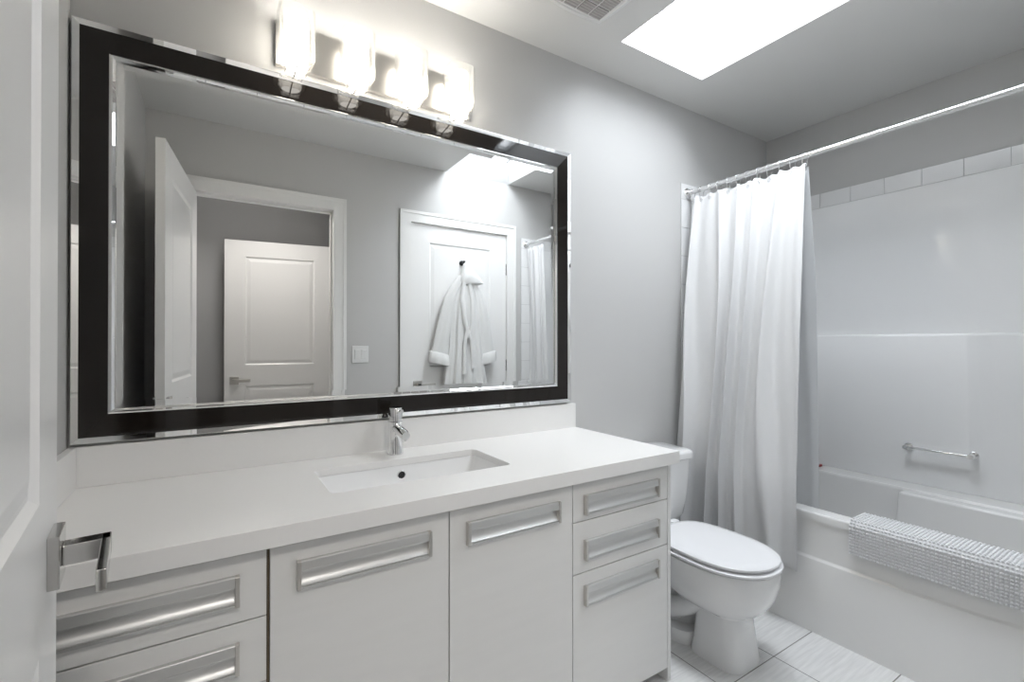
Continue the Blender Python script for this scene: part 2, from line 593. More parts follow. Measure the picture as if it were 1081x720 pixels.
v1 = thing('drawer_cabinet', 'white drawer cabinet at the left end of the vanity beside the open door', 'cabinet', (-0.12, -0.29, 0), group='vanity cabinets')
carcass(v1, XL + 0.003, 0.097)
front('drawer', v1, XL + 0.006, 0.0985, 0.6595, 0.803, (-0.272, 0.047), 0.762)
front('drawer', v1, XL + 0.006, 0.0985, 0.5155, 0.6565, (-0.272, 0.047), 0.617)
front('drawer', v1, XL + 0.006, 0.0985, 0.052, 0.5125, (-0.272, 0.047), 0.470)
b = BM(); box(b, 0.0985, 0.1045, VF + 0.004, VF + 0.022, 0.05, 0.81)
obj('edge_strip', b, M['gap'], v1, label='brown strip in the gap beside the drawers')
v2 = thing('sink_cabinet', 'wide white two-door cabinet under the sink', 'cabinet', (0.54, -0.29, 0), group='vanity cabinets')
carcass(v2, 0.105, 0.970)
front('door', v2, 0.1055, 0.5385, 0.052, 0.803, (0.159, 0.485), 0.764)
front('door', v2, 0.5415, 0.9705, 0.052, 0.803, (0.591, 0.916), 0.764)
v3 = thing('drawer_cabinet', 'white three-drawer cabinet at the right end of the vanity beside the toilet', 'cabinet', (1.2, -0.29, 0), group='vanity cabinets')
carcass(v3, 0.972, 1.427)
front('drawer', v3, 0.9735, 1.4265, 0.6815, 0.803, (1.018, 1.372), 0.765)
front('drawer', v3, 0.9735, 1.4265, 0.5135, 0.6785, (1.018, 1.372), 0.618)
front('drawer', v3, 0.9735, 1.4265, 0.052, 0.5105, (1.018, 1.372), 0.470)
b = BM(); box(b, 1.4285, 1.446, VF, -0.002, 0.0, 0.813)
obj('end_panel', b, M['cab'], v3, bevel=0.001)

ct = thing('vanity_countertop', 'long white quartz countertop with backsplash and sink cut-out', 'countertop', (0.56, -0.3, 0.815))
cx, cy, hx, hy = 0.5465, -0.306, 0.284, 0.134
b = BM()
ox, oy, ohx, ohy = (XL + 1.461) / 2, -0.3065, (1.461 - XL) / 2 - 0.001, 0.3045
O_ = lambda z: rrect(ox, oy, ohx, ohy, 0.002, z, 6)
I_ = lambda z: rrect(cx, cy, hx, hy, 0.022, z, 6)
Q_ = lambda z: rrect(ox, oy, ohx - 0.018, ohy - 0.018, 0.002, z, 6)
loft(b, [I_(0.838), Q_(0.838), Q_(0.815), O_(0.815), O_(0.860), I_(0.860), I_(0.838)], False, False)
bmesh.ops.remove_doubles(b, verts=b.verts[:], dist=1e-6)
obj('slab', b, M['quartz'], ct, bevel=0.0015)
b = BM(); box(b, XL + 0.001, 1.457, -0.020, -0.001, 0.860, 0.973)
obj('backsplash', b, M['quartz'], ct, bevel=0.0012)
b = BM(); box(b, XL + 0.001, XL + 0.020, -0.606, -0.0205, 0.860, 0.973)
obj('side_splash', b, M['quartz'], ct, bevel=0.0012)

sk = thing('sink', 'rectangular white undermount sink basin in the countertop', 'sink', (cx, cy, 0.70))
b = BM()
secs = [(hx + .02, hy + .02, 0.8373, 0.03, 0, 0), (hx + .002, hy + .002, 0.8373, 0.024, 0, 0), (hx - 0.002, hy - 0.002, 0.8225, 0.03, 0, 0), (hx - 0.010, hy - 0.007, 0.7905, 0.035, 0, 0),
        (hx - 0.030, hy - 0.016, 0.7605, 0.04, 0, 0), (hx - 0.075, hy - 0.035, 0.7445, 0.045, 0, 0), (hx - 0.16, hy - 0.075, 0.7365, 0.04, 0, 0), (0.04, 0.035, 0.7315, 0.03, 0, 0)]
outer = [(0.04, 0.035, 0.7195, 0.03, 0, 0), (hx - 0.05, hy - 0.03, 0.7275, 0.04, 0, 0), (hx, hy, 0.7825, 0.03, 0, 0), (hx + .02, hy + .02, 0.8285, 0.03, 0, 0)]
loft(b, [rrect(cx, cy + 0.0, s[0], s[1], s[3], s[2], 8) for s in secs + outer + [secs[0]]], False, False)
bmesh.ops.remove_doubles(b, verts=b.verts[:], dist=1e-6)
obj('basin', b, M['ceramic'], sk, smooth=True)
b = BM(); torus(b, (cx, cy, 0.7335), (0, 0, 1), 0.022, 0.004)
cyl(b, (cx, cy, 0.7285), (cx, cy, 0.7345), 0.016)
obj('drain', b, M['chrome'], sk, smooth=True, label='chrome drain ring')
b = BM(); torus(b, (0.546, cy + hy - 0.0050, 0.806), (0, 1, 0.12), 0.0135, 0.0028)
ov = obj('overflow_ring', b, M['chrome'], sk, smooth=True)
b = BM(); cyl(b, (0.546, cy + hy - 0.0085, 0.8055), (0.546, cy + hy - 0.003, 0.806), 0.0115)
obj('overflow_hole', b, M['hole'], ov)

fa = thing('faucet', 'chrome single-lever faucet standing behind the sink', 'faucet', (0.553, -0.09, 0.86))
FX, FY = 0.553, -0.09
b = BM()
loft(b, [circ((FX, FY, z), (0, 0, 1), r, 32) for z, r in ((0.8605, 0.0290), (0.866, 0.0290), (0.869, 0.0280), (0.93, 0.0265), (0.978, 0.0255), (0.979, 0.0240))])
obj('body', b, M['chrome'], fa, smooth=True)
b = BM()
loft(b, [circ((FX, FY, z), (0, 0, 1), r, 32) for z, r in ((0.980, 0.0240), (0.981, 0.0255), (1.024, 0.0255), (1.028, 0.0235))])
cyl(b, (FX, FY - 0.018, 1.012), (FX, FY - 0.062, 1.020), 0.0045, 0.0045, 16)
cyl(b, (FX, FY - 0.058, 1.0193), (FX, FY - 0.070, 1.0215), 0.0065, 0.0065, 16)
obj('lever', b, M['chrome'], fa, smooth=True)
b = BM()
tube(b, [(FX, FY - 0.010, 0.956), (FX, FY - 0.06, 0.950), (FX, FY - 0.098, 0.945), (FX, FY - 0.112, 0.943)], [0.0175, 0.0172, 0.0168, 0.0140], 28)
cyl(b, (FX, FY - 0.096, 0.944), (FX, FY - 0.098, 0.924), 0.0115, 0.0105, 24)
obj('spout', b, M['chrome'], fa, smooth=True)

# ---------------------------------------------------------------- mirror
mx0, mx1, mz0, mz1 = -0.332, 1.421, 0.982, 2.156
mi = thing('vanity_mirror', 'large wall mirror in a wide black frame with chrome edging above the countertop', 'mirror', ((mx0 + mx1) / 2, 0, (mz0 + mz1) / 2))
def mloop(i, y):
    return [(mx0 + i, y, mz0 + i), (mx1 - i, y, mz0 + i), (mx1 - i, y, mz1 - i), (mx0 + i, y, mz1 - i)]
b = BM(); loft(b, [mloop(0.001, -0.001), mloop(0.001, -0.012)])
obj('backing_board', b, M['backing'], mi)
b = BM(); loft(b, [mloop(0.0, -0.012), mloop(0.0, -0.0265), mloop(0.001, -0.0275), mloop(0.0155, -0.0235), mloop(0.015, -0.012), mloop(0, -0.012)], False, False)
obj('outer_edging', b, M['mirb'], mi, label='chrome outer edging')
b = BM(); loft(b, [mloop(0.015, -0.012), mloop(0.015, -0.0225), mloop(0.079, -0.0255), mloop(0.079, -0.012), mloop(0.015, -0.012)], False, False)
obj('black_band', b, M['black'], mi, label='wide black glass band of the frame')
b = BM(); loft(b, [mloop(0.079, -0.012), mloop(0.079, -0.0265), mloop(0.083, -0.0300), mloop(0.087, -0.0300), mloop(0.093, -0.0250), mloop(0.093, -0.012), mloop(0.079, -0.012)], False, False)
obj('inner_edging', b, M['mirb'], mi, label='chrome inner edging')
b = BM(); loft(b, [mloop(0.093, -0.0125), mloop(0.093, -0.0190), mloop(0.112, -0.0205)], False, True)
obj('glass', b, M['mirror'], mi)

# ---------------------------------------------------------------- vanity light
vl = thing('vanity_light', 'four-lamp brushed nickel wall light above the mirror, lamps lit', 'wall light', (0.53, 0, 2.26))
b = BM(); box(b, 0.168, 0.892, -0.022, -0.001, 2.187, 2.335)
obj('backplate', b, M['nickel'], vl, bevel=0.002)
sh = None
for i, lx in enumerate((0.222, 0.417, 0.613, 0.806)):
    b = BM()
    cyl(b, (lx, -0.022, 2.235), (lx, -0.030, 2.235), 0.020, n=20)
    cyl(b, (lx, -0.028, 2.235), (lx, -0.055, 2.235), 0.006, n=12)
    arm = obj('arm', b, M['chrome'], vl, smooth=True)
    b = BM(); cyl(b, (lx + 0.000, -0.040, 2.1500), (lx, -0.120, 2.1500), 0.0022, n=8)
    obj('screw_rod', b, M['darkm'], arm)
    yc = -0.090
    # lit frosted inner cylinder
    b = BM()
    loft(b, [circ((lx, yc, z), (0, 0, 1), r, 28) for z, r in ((2.158, 0.020), (2.160, 0.034), (2.165, 0.036), (2.312, 0.036), (2.312, 0.033), (2.17, 0.033))], True, False)
    ln = obj('lamp', b, M['bulb'], vl, smooth=True)
    # clear outer glass, square with rounded corners, narrower towards its foot
    b = BM()
    prof = [(0.034, 2.143), (0.036, 2.158), (0.046, 2.166), (0.053, 2.176), (0.055, 2.190), (0.055, 2.330), (0.052, 2.333), (0.051, 2.328), (0.051, 2.190), (0.049, 2.179), (0.043, 2.170), (0.032, 2.160), (0.030, 2.143)]
    loft(b, [rrect(lx, yc, r, r, r * 0.62, z, 7) for r, z in prof + [prof[0]]], False, False)
    bmesh.ops.remove_doubles(b, verts=b.verts[:], dist=1e-6)
    obj('glass_shade', b, M['glass'], vl, smooth=True)

# ---------------------------------------------------------------- ceiling vent
cv = thing('ceiling_vent', 'white exhaust fan cover with grey grille on the ceiling beside the skylight', 'vent', (1.215, -0.435, CH))
def bow(cx, cy, h, z, e=0.035, n=10):
    pts = []
    for k in range(4):
        for i in range(n):
            u = -1 + 2 * i / n
            r = h * (1 + e / 0.17 * (1 - u * u) * 0.5) if True else h
            p = (h * u, -r)
            for _ in range(k):
                p = (-p[1], p[0])
            pts.append((cx + p[0], cy + p[1], z))
    return pts
b = BM()
vc = (1.215, -0.435)
loft(b, [bow(*vc, 0.148, CH - 0.001), bow(*vc, 0.150, CH - 0.010), bow(*vc, 0.142, CH - 0.020), bow(*vc, 0.128, CH - 0.024), bow(*vc, 0.126, CH - 0.018)], True, True)
obj('cover', b, M['plastic'], cv, bevel=0.002)
b = BM()
for i in range(4):
    for j in range(4):
        x0 = vc[0] - 0.126 + i * 0.0645; y0 = vc[1] - 0.126 + j * 0.0645
        box(b, x0 + 0.001, x0 + 0.058, y0 + 0.001, y0 + 0.058, CH - 0.0215, CH - 0.0175)
gr = obj('grille', b, M['grille'], cv)
b = BM()
for i in range(4):
    for k in range(20):
        x0 = vc[0] - 0.126 + i * 0.0645
        y0 = vc[1] - 0.124 + k * 0.0129
        box(b, x0 + 0.002, x0 + 0.057, y0, y0 + 0.0035, CH - 0.0235, CH - 0.0215)
obj('slats', b, mat('light_grille_slat', (0.52, 0.50, 0.49), 0.5), gr)
# added glowing disc for the hall fill light, out of view
hl = thing('hall_fill_disc', 'added glowing fill disc on the hall ceiling, out of view', 'ceiling lamp', (0.25, -2.35, CH))
b = BM(); loft(b, [circ((0.25, -2.35, z), (0, 0, 1), r, 32) for z, r in ((CH - 0.001, 0.14), (CH - 0.02, 0.15), (CH - 0.045, 0.12), (CH - 0.055, 0.05))])
obj('glow_disc', b, emat('hall_fill_glow', (1, 0.96, 0.92), 2.0), hl, smooth=True)

# ---------------------------------------------------------------- switch, hook
sw = thing('light_switch', 'white double light switch plate between the two doors, in the mirror', 'switch', (0.878, YF, 1.18))
b = BM(); box(b, 0.820, 0.936, YF + 0.0005, YF + 0.007, 1.120, 1.240)
obj('plate', b, M['plastic'], sw, bevel=0.003)
for k in (-1, 1):
    b = BM(); cxs = 0.878 + k * 0.024
    loft(b, [[(cxs - 0.016, YF + 0.007, 1.147), (cxs + 0.016, YF + 0.007, 1.147), (cxs + 0.016, YF + 0.007, 1.213), (cxs - 0.016, YF + 0.007, 1.213)],
             [(cxs - 0.015, YF + 0.009, 1.148), (cxs + 0.015, YF + 0.009, 1.148), (cxs + 0.015, YF + 0.013, 1.212), (cxs - 0.015, YF + 0.013, 1.212)]])
    obj('rocker', b, M['plastic'], sw)
DF = YF - 0.008   # face of the robe door
HX, HZ = 1.683, 1.90
hk = thing('robe_hook', 'dark metal robe hook fixed high on the closed door, in the mirror', 'hook', (HX, DF, HZ))
b = BM()
cyl(b, (HX, DF + 0.0005, HZ + 0.004), (HX, DF + 0.008, HZ + 0.004), 0.020, n=24)
obj('mounting_plate', b, M['darkm'], hk, smooth=True)
b = BM()
tube(b, [(HX, DF + 0.006, HZ + 0.004), (HX + 0.002, DF + 0.03, HZ - 0.002), (HX + 0.002, DF + 0.045, HZ + 0.002), (HX + 0.002, DF + 0.05, HZ + 0.018)], [0.006, 0.006, 0.006, 0.009], 12)
obj('prong', b, M['darkm'], hk, smooth=True)

# ---------------------------------------------------------------- bathrobe
rb = thing('bathrobe', 'white terry bathrobe hanging from the hook on the closed door, in the mirror', 'bathrobe', (HX, DF + 0.06, 0.75))
def cloth_loop(cx, cy, hx_, hy_, z, n=72, folds=7, amp=0.012, ph=0.0, tilt=0.0):
    pts = []
    for k in range(n):
        a = 2 * PI * k / n
        w = 1 + amp / max(hy_, 0.01) * (math.sin(folds * a + ph) * 0.6 + 0.4 * math.sin((folds * 2 + 1) * a + 2 * ph + 1))
        x = cx + hx_ * math.copysign(abs(math.cos(a)) ** 0.9, math.cos(a)) * (1 + (w - 1) * 0.25)
        y = cy + hy_ * math.sin(a) * w
        pts.append((x, max(y, DF + 0.003), z + tilt * (x - cx)))
    return pts
b = BM()
rows = [(1.885, 0.012, 0.012, 0), (1.85, 0.025, 0.018, 0), (1.79, 0.045, 0.028, 0.001), (1.74, 0.065, 0.034, 0.003), (1.68, 0.100, 0.040, 0.006), (1.60, 0.125, 0.044, 0.010), (1.5, 0.135, 0.047, 0.013), (1.38, 0.140, 0.048, 0.015),
        (1.26, 0.142, 0.046, 0.016), (1.2, 0.150, 0.050, 0.018), (1.1, 0.165, 0.055, 0.020), (0.95, 0.18, 0.058, 0.022), (0.80, 0.19, 0.060, 0.024), (0.72, 0.195, 0.060, 0.024)]
loft(b, [cloth_loop(HX + 0.01, DF + 0.055, h, d, z, folds=9, amp=a, ph=z * 1.3) for z, h, d, a in rows])
obj('body', b, M['terry'], rb, smooth=True)
for s, pts in ((-1, [(-0.030, 1.79), (-0.085, 1.70), (-0.130, 1.60), (-0.165, 1.45), (-0.195, 1.30), (-0.215, 1.17)]), (1, [(0.040, 1.77), (0.10, 1.67), (0.140, 1.55), (0.165, 1.42), (0.185, 1.28), (0.198, 1.17)])):
    b = BM()
    lps = []
    rr = [0.028, 0.042, 0.050, 0.056, 0.062, 0.070]
    for i, (dx, z) in enumerate(pts):
        lps.append(cloth_loop(HX + dx, DF + 0.060, rr[i], 0.030, z, n=36, folds=4, amp=0.004, ph=z * 3 + s, tilt=s * 0.25))
    loft(b, lps)
    slv = obj('sleeve', b, M['terry'], rb, smooth=True)
    b = BM()
    dx = pts[-1][0] * 1.03
    loft(b, [cloth_loop(HX + dx, DF + 0.062, r, q, z, n=36, folds=4, amp=0.003, ph=2 + s, tilt=s * 0.22) for z, r, q in ((1.185, 0.072, 0.034), (1.180, 0.080, 0.039), (1.11, 0.086, 0.041), (1.098, 0.083, 0.039), (1.10, 0.070, 0.030))])
    obj('cuff', b, M['terry'], slv, smooth=True)
# collar / hood: a folded triangle of towelling spilling to the right of the hook
b = BM()
Y0c, Y1c = DF + 0.045, DF + 0.120
loft(b, [[(HX - 0.012, Y0c, 1.905), (HX + 0.012, Y0c, 1.905), (HX + 0.014, Y1c - 0.03, 1.90), (HX - 0.012, Y1c - 0.03, 1.90)],
         [(HX - 0.030, Y0c, 1.86), (HX + 0.035, Y0c, 1.870), (HX + 0.040, Y1c - 0.015, 1.865), (HX - 0.030, Y1c - 0.015, 1.855)],
         [(HX - 0.052, Y0c, 1.80), (HX + 0.085, Y0c, 1.825), (HX + 0.090, Y1c, 1.82), (HX - 0.050, Y1c, 1.79)],
         [(HX - 0.070, Y0c, 1.735), (HX + 0.135, Y0c, 1.785), (HX + 0.140, Y1c, 1.78), (HX - 0.060, Y1c, 1.73)],
         [(HX - 0.075, Y0c, 1.690), (HX + 0.165, Y0c, 1.745), (HX + 0.168, Y1c - 0.01, 1.742), (HX - 0.030, Y1c, 1.735)],
         [(HX - 0.070, Y0c, 1.680), (HX + 0.168, Y0c, 1.735), (HX + 0.170, Y1c - 0.01, 1.732), (HX - 0.020, Y1c, 1.738)]])
obj('collar', b, M['terry'], rb, smooth=True, sub=2)
b = BM()
for k, (dx, z1) in enumerate(((-0.03, 1.02), (0.035, 1.06))):
    tube(b, [(HX + dx * 0.2, DF + 0.106, 1.36), (HX + dx * 0.8, DF + 0.113, 1.28), (HX + dx, DF + 0.116, 1.18), (HX + dx * 1.1, DF + 0.118, z1)], [0.014, 0.016, 0.017, 0.018], 10)
obj('belt', b, M['terry'], rb, smooth=True)
for s in (-1, 1):
    b = BM()
    tube(b, [(HX + s * 0.018, DF + 0.088, 1.77), (HX + s * 0.045, DF + 0.097, 1.60), (HX + s * 0.030 + 0.01, DF + 0.104, 1.42), (HX + 0.015 + s * 0.008, DF + 0.106, 1.30)], [0.016, 0.022, 0.020, 0.014], 10)
    obj('lapel', b, M['terry'], rb, smooth=True)

# ---------------------------------------------------------------- toilet
TX = 1.757
tl = thing('toilet', 'white two-piece toilet with closed lid between vanity and bathtub', 'toilet', (TX, -0.45, 0))
def egg(cx, yb, yf, hx_, z, n=48, back=2.0, fr=2.2):
    """closed outline: yb back, yf front (more negative)"""
    pts = []
    ym = yb + (yf - yb) * 0.55
    for k in range(n):
        a = 2 * PI * k / n
        c, s = math.cos(a), math.sin(a)
        e = 2 / (back if s > 0 else fr)
        x = cx + hx_ * math.copysign(abs(c) ** e, c)
        y = ym + (yb - ym) * abs(s) ** e if s > 0 else ym + (yf - ym) * abs(s) ** e
        pts.append((x, y, z))
    return pts
b = BM()
# bowl and front pedestal
loft(b, [egg(TX, -0.49, -0.712, 0.106, 0.000, back=5, fr=3.2), egg(TX, -0.49, -0.712, 0.106, 0.012, back=5, fr=3.2), egg(TX, -0.50, -0.704, 0.099, 0.06, back=5, fr=3.1), egg(TX, -0.50, -0.696, 0.090, 0.14, back=4, fr=2.9),
         egg(TX, -0.49, -0.696, 0.088, 0.188, back=3.4, fr=2.6), egg(TX, -0.42, -0.708, 0.104, 0.198, back=2.6, fr=2.3), egg(TX, -0.36, -0.738, 0.138, 0.217, back=2.4), egg(TX, -0.31, -0.764, 0.162, 0.248, back=2.4), egg(TX, -0.28, -0.785, 0.177, 0.290, back=2.4),
         egg(TX, -0.25, -0.797, 0.184, 0.338, back=2.6), egg(TX, -0.24, -0.800, 0.185, 0.378, back=2.8), egg(TX, -0.24, -0.797, 0.182, 0.390, back=2.8), egg(TX, -0.25, -0.77, 0.16, 0.395, back=2.8)])
# rear pedestal body with trapway
loft(b, [egg(TX, -0.10, -0.50, 0.118, 0.0, back=4, fr=4), egg(TX, -0.10, -0.50, 0.118, 0.040, back=4, fr=4), egg(TX, -0.11, -0.50, 0.108, 0.052, back=4, fr=4)])
loft(b, [egg(TX, -0.13, -0.46, 0.070, 0.04, back=3), egg(TX, -0.13, -0.46, 0.066, 0.14, back=3), egg(TX, -0.10, -0.48, 0.080, 0.26, back=3), egg(TX, -0.05, -0.50, 0.115, 0.34, back=4), egg(TX, -0.04, -0.46, 0.125, 0.392, back=5)])
for s in (-1, 1):
    tube(b, [(TX + s * 0.060, -0.545, 0.215), (TX + s * 0.070, -0.48, 0.165), (TX + s * 0.072, -0.41, 0.120), (TX + s * 0.068, -0.33, 0.130), (TX + s * 0.062, -0.27, 0.20), (TX + s * 0.058, -0.21, 0.26), (TX + s * 0.050, -0.16, 0.20), (TX + s * 0.05, -0.14, 0.08)],
         [0.034, 0.040, 0.044, 0.042, 0.040, 0.040, 0.040, 0.042], 16)
obj('bowl', b, M['ceramic'], tl, smooth=True)
b = BM()
loft(b, [egg(TX, -0.305, -0.802, 0.183, 0.397, back=3.4), egg(TX, -0.303, -0.806, 0.186, 0.399, back=3.4), egg(TX, -0.303, -0.806, 0.186, 0.406, back=3.4), egg(TX, -0.306, -0.802, 0.182, 0.409, back=3.4)])
obj('seat', b, M['seat'], tl, smooth=True)
b = BM()
loft(b, [egg(TX, -0.312, -0.792, 0.176, 0.416, back=3.4), egg(TX, -0.310, -0.797, 0.179, 0.420, back=3.4), egg(TX, -0.310, -0.797, 0.179, 0.427, back=3.4), egg(TX, -0.316, -0.79, 0.173, 0.431, back=3.4), egg(TX, -0.34, -0.75, 0.145, 0.434, back=3.4), egg(TX, -0.45, -0.62, 0.06, 0.436)])
obj('lid', b, M['seat'], tl, smooth=True)
for s in (-1, 1):
    b = BM(); loft(b, [rrect(TX + s * 0.075, -0.287, hx_, 0.017, 0.008, z) for hx_, z in ((0.026, 0.394), (0.026, 0.418), (0.022, 0.424))])
    obj('seat_hinge', b, M['seat'], tl, smooth=True)
    b = BM(); loft(b, [circ((TX + s * 0.100, -0.31, z), (0, 0, 1), r, 20) for z, r in ((0.050, 0.016), (0.060, 0.016), (0.070, 0.011), (0.073, 0.004))])
    obj('bolt_cap', b, M['bolt'], tl, smooth=True, label='ivory bolt cap')
b = BM()
TY = -0.142
loft(b, [rrect(TX + 0.014, TY, hx_, hy_, 0.045, z, 8) for hx_, hy_, z in ((0.160, 0.080, 0.392), (0.195, 0.095, 0.398), (0.212, 0.103, 0.42), (0.230, 0.110, 0.50), (0.240, 0.115, 0.60), (0.246, 0.117, 0.690))])
obj('tank', b, M['ceramic'], tl, smooth=True)
b = BM()
loft(b, [rrect(TX + 0.014, TY, hx_, hy_, 0.045, z, 8) for hx_, hy_, z in ((0.248, 0.119, 0.690), (0.256, 0.125, 0.694), (0.257, 0.126, 0.718), (0.253, 0.122, 0.727), (0.238, 0.108, 0.732), (0.12, 0.05, 0.736))])
obj('tank_lid', b, M['ceramic'], tl, smooth=True)
b = BM()
cyl(b, (TX - 0.165, TY - 0.113, 0.635), (TX - 0.165, TY - 0.122, 0.635), 0.012, n=16)
tube(b, [(TX - 0.165, TY - 0.126, 0.635), (TX - 0.13, TY - 0.128, 0.632), (TX - 0.09, TY - 0.128, 0.628)], [0.007, 0.006, 0.008], 12)
obj('flush_lever', b, M['chrome'], tl, smooth=True)

# ---------------------------------------------------------------- bathtub and surround
BX0, BX1, BY0, BY1, RZ = 2.212, XR - 0.004, YF + 0.004, -0.004, 0.520
bt = thing('bathtub', 'white acrylic alcove bathtub with a curved crease along its apron', 'bathtub', ((BX0 + BX1) / 2, (BY0 + BY1) / 2, 0))
b = BM()
tcx, tcy = (BX0 + BX1) / 2 + 0.0, (BY0 + BY1) / 2
thx, thy = (BX1 - BX0) / 2, (BY1 - BY0) / 2
icx = (2.292 + 2.985) / 2; ihx = (2.985 - 2.292) / 2; icy, ihy = -0.86, 0.745
lo_ = [rrect(tcx, tcy, thx, thy, 0.004, 0.485, 8), rrect(tcx, tcy, thx, thy, 0.004, RZ - 0.008, 8), rrect(tcx, tcy, thx - 0.0012, thy - 0.001, 0.004, RZ - 0.004, 8), rrect(tcx, tcy, thx - 0.004, thy - 0.002, 0.004, RZ - 0.001, 8), rrect(tcx, tcy, thx - 0.008, thy - 0.004, 0.006, RZ, 8),
       rrect(icx, icy, ihx + 0.010, ihy + 0.010, 0.10, RZ, 8), rrect(icx, icy, ihx + 0.002, ihy + 0.002, 0.10, RZ - 0.004, 8), rrect(icx, icy, ihx - 0.003, ihy - 0.004, 0.10, RZ - 0.016, 8),
       rrect(icx, icy, ihx - 0.020, ihy - 0.03, 0.11, 0.36, 8), rrect(icx, icy, ihx - 0.045, ihy - 0.08, 0.12, 0.20, 8), rrect(icx, icy, ihx - 0.09, ihy - 0.14, 0.12, 0.145, 8), rrect(icx, icy, 0.10, 0.3, 0.08, 0.135, 8)]
loft(b, lo_, False, True)
obj('tub_shell', b, M['tubac'], bt, smooth=True, sharp=28).modifiers.new('wn', 'WEIGHTED_NORMAL')
# apron: upper panel flush with the rim, lower panel standing 10 mm proud below a gently arched crease
b = BM()
N = 40
rowsA = []
for i in range(N + 1):
    y = BY1 + (BY0 - BY1) * i / N
    dd = max(0.0, (-y - 0.95)) / 0.75
    zc = 0.318 + 0.050 * dd * dd
    out = 0.010 * max(0.0, 1 - dd * 0.75)
    xw = BX0 + 0.004
    rowsA.append([(xw, y, 0.49), (xw, y, zc + 0.012), (xw - 0.001, y, zc + 0.006), (xw - out * 0.8, y, zc + 0.0015), (xw - out, y, zc - 0.004), (xw - out, y, 0.0), (xw + 0.03, y, 0.0), (xw + 0.03, y, 0.49)])
loft(b, rowsA, True, True)
obj('apron', b, M['tubac'], bt, smooth=True)
# moulded seat against the back wall of the tub (step seen in the photo)
b = BM()
sy1 = -0.785
loft(b, [[(2.925, sy1, z0), (3.01, sy1, z0), (3.01, -1.60, z0), (2.925, -1.60, z0)] if z0 > 0.3 else [(2.90, sy1 + 0.02, z0), (3.01, sy1 + 0.02, z0), (3.01, -1.60, z0), (2.90, -1.60, z0)] for z0 in (0.16, 0.509)])
obj('arm_rest', b, M['tubac'], bt, bevel=0.012, segs=3)
b = BM(); torus(b, (2.64, -0.133, 0.40), (0, 1, 0.2), 0.03, 0.005); cyl(b, (2.64, -0.135, 0.40), (2.64, -0.142, 0.40), 0.028)
obj('overflow_plate', b, M['chrome'], bt, smooth=True)

sr = thing('tub_surround', 'glossy white moulded panels lining the bathtub alcove', 'tub surround', (2.7, -0.85, RZ))
SZ = 2.086
b = BM()
box(b, XR - 0.012, XR - 0.001, BY0, BY1, 1.305, SZ)
obj('back_panel', b, M['acryl'], sr, bevel=0.004, segs=3)
b = BM()
lpz = []
for z, xa in ((RZ + 0.0008, 3.118), (0.60, 3.110), (1.296, 3.068), (1.306, 3.074), (1.309, 3.086)):
    lpz.append([(XR - 0.001, -0.017, z), (XR - 0.001, -1.684, z), (XR - 0.020 + (0.008 if z > 1.308 else 0), -1.684, z), (XR - 0.020 + (0.008 if z > 1.308 else 0), -1.086 + (3.118 - xa) * 0.1, z), (xa + 0.012, -1.030 - (xa - 3.068) * 0.1, z), (xa + 0.003, -1.018, z), (xa, -1.006, z), (xa, -0.017, z)])
loft(b, lpz)
obj('lower_panel', b, M['acryl'], sr, smooth=True, sharp=60)
b = BM()
box(b, 2.345, XR - 0.013, -0.016, -0.001, RZ + 0.001, SZ)
obj('end_panel', b, M['acryl'], sr, bevel=0.004)
b = BM()
box(b, 2.345, XR - 0.013, YF + 0.001, YF + 0.016, RZ + 0.001, SZ)
obj('end_panel', b, M['acryl'], sr, bevel=0.004)
# tile border (structure): grout strip and tiles
b = BM()
g = 0.002
ZT = 2.176
def tiles_x(bm, y0, y1):
    x = 2.252
    # column
    z = SZ
    edges = [ZT, SZ]
    while z > 0.05:
        z -= 0.163
        edges.append(max(z, 0.0))
    for a, c in zip(edges[:-1], edges[1:]):
        if a - c > 0.02:
            box(bm, 2.252, 2.342, y0, y1, c + g / 2, a - g / 2)
    x = 2.342
    while x < XR - 0.02:
        x2 = min(x + 0.163, XR - 0.012)
        box(bm, x + g / 2, x2 - g / 2, y0, y1, SZ + g / 2, ZT - g / 2)
        x = x2
tiles_x(b, -0.009, -0.001)
tiles_x(b, YF + 0.001, YF + 0.009)
y = -0.171
box(b, XR - 0.010, XR - 0.001, y + g / 2, -0.010, SZ + g / 2, ZT - g / 2)
while y > YF + 0.02:
    y2 = max(y - 0.1635, YF + 0.010)
    box(b, XR - 0.010, XR - 0.001, y2 + g / 2, y - g / 2, SZ + g / 2, ZT - g / 2)
    y = y2
struct(obj('trim_4', b, M['tile'], bevel=0.0015), 'single row of white tiles bordering the tub surround', 'tile border')
b = BM()
for (ya, yb) in ((-0.0065, -0.0005), (YF + 0.0005, YF + 0.0065)):
    box(b, 2.251, 2.343, ya, yb, RZ + 0.002, ZT + 0.001)
    box(b, 2.343, XR - 0.001, ya, yb, SZ - 0.002, ZT + 0.001)
box(b, XR - 0.0075, XR - 0.0005, YF + 0.0065, -0.0065, SZ - 0.002, ZT + 0.001)
struct(obj('trim_5', b, M['grout']), 'pale grout behind the white border tiles', 'grout')

gb = thing('grab_bar', 'short chrome grab bar on the tub surround wall', 'grab bar', (3.1, -0.89, 0.71))
b = BM()
gx = 3.055
tube(b, [(gx, -0.777, 0.716), (gx, -1.028, 0.716)], 0.0085, 16)
obj('bar', b, M['chrome'], gb, smooth=True)
for y in (-0.777, -1.028):
    b = BM()
    w_ = 3.1028 if y > -1 else 3.1128
    cyl(b, (w_, y, 0.716), (w_ - 0.010, y, 0.716), 0.018, n=20)
    cyl(b, (w_ - 0.010, y, 0.716), (gx - 0.012, y, 0.716), 0.011, n=20)
    obj('mounting_post', b, M['chrome'], gb, smooth=True)

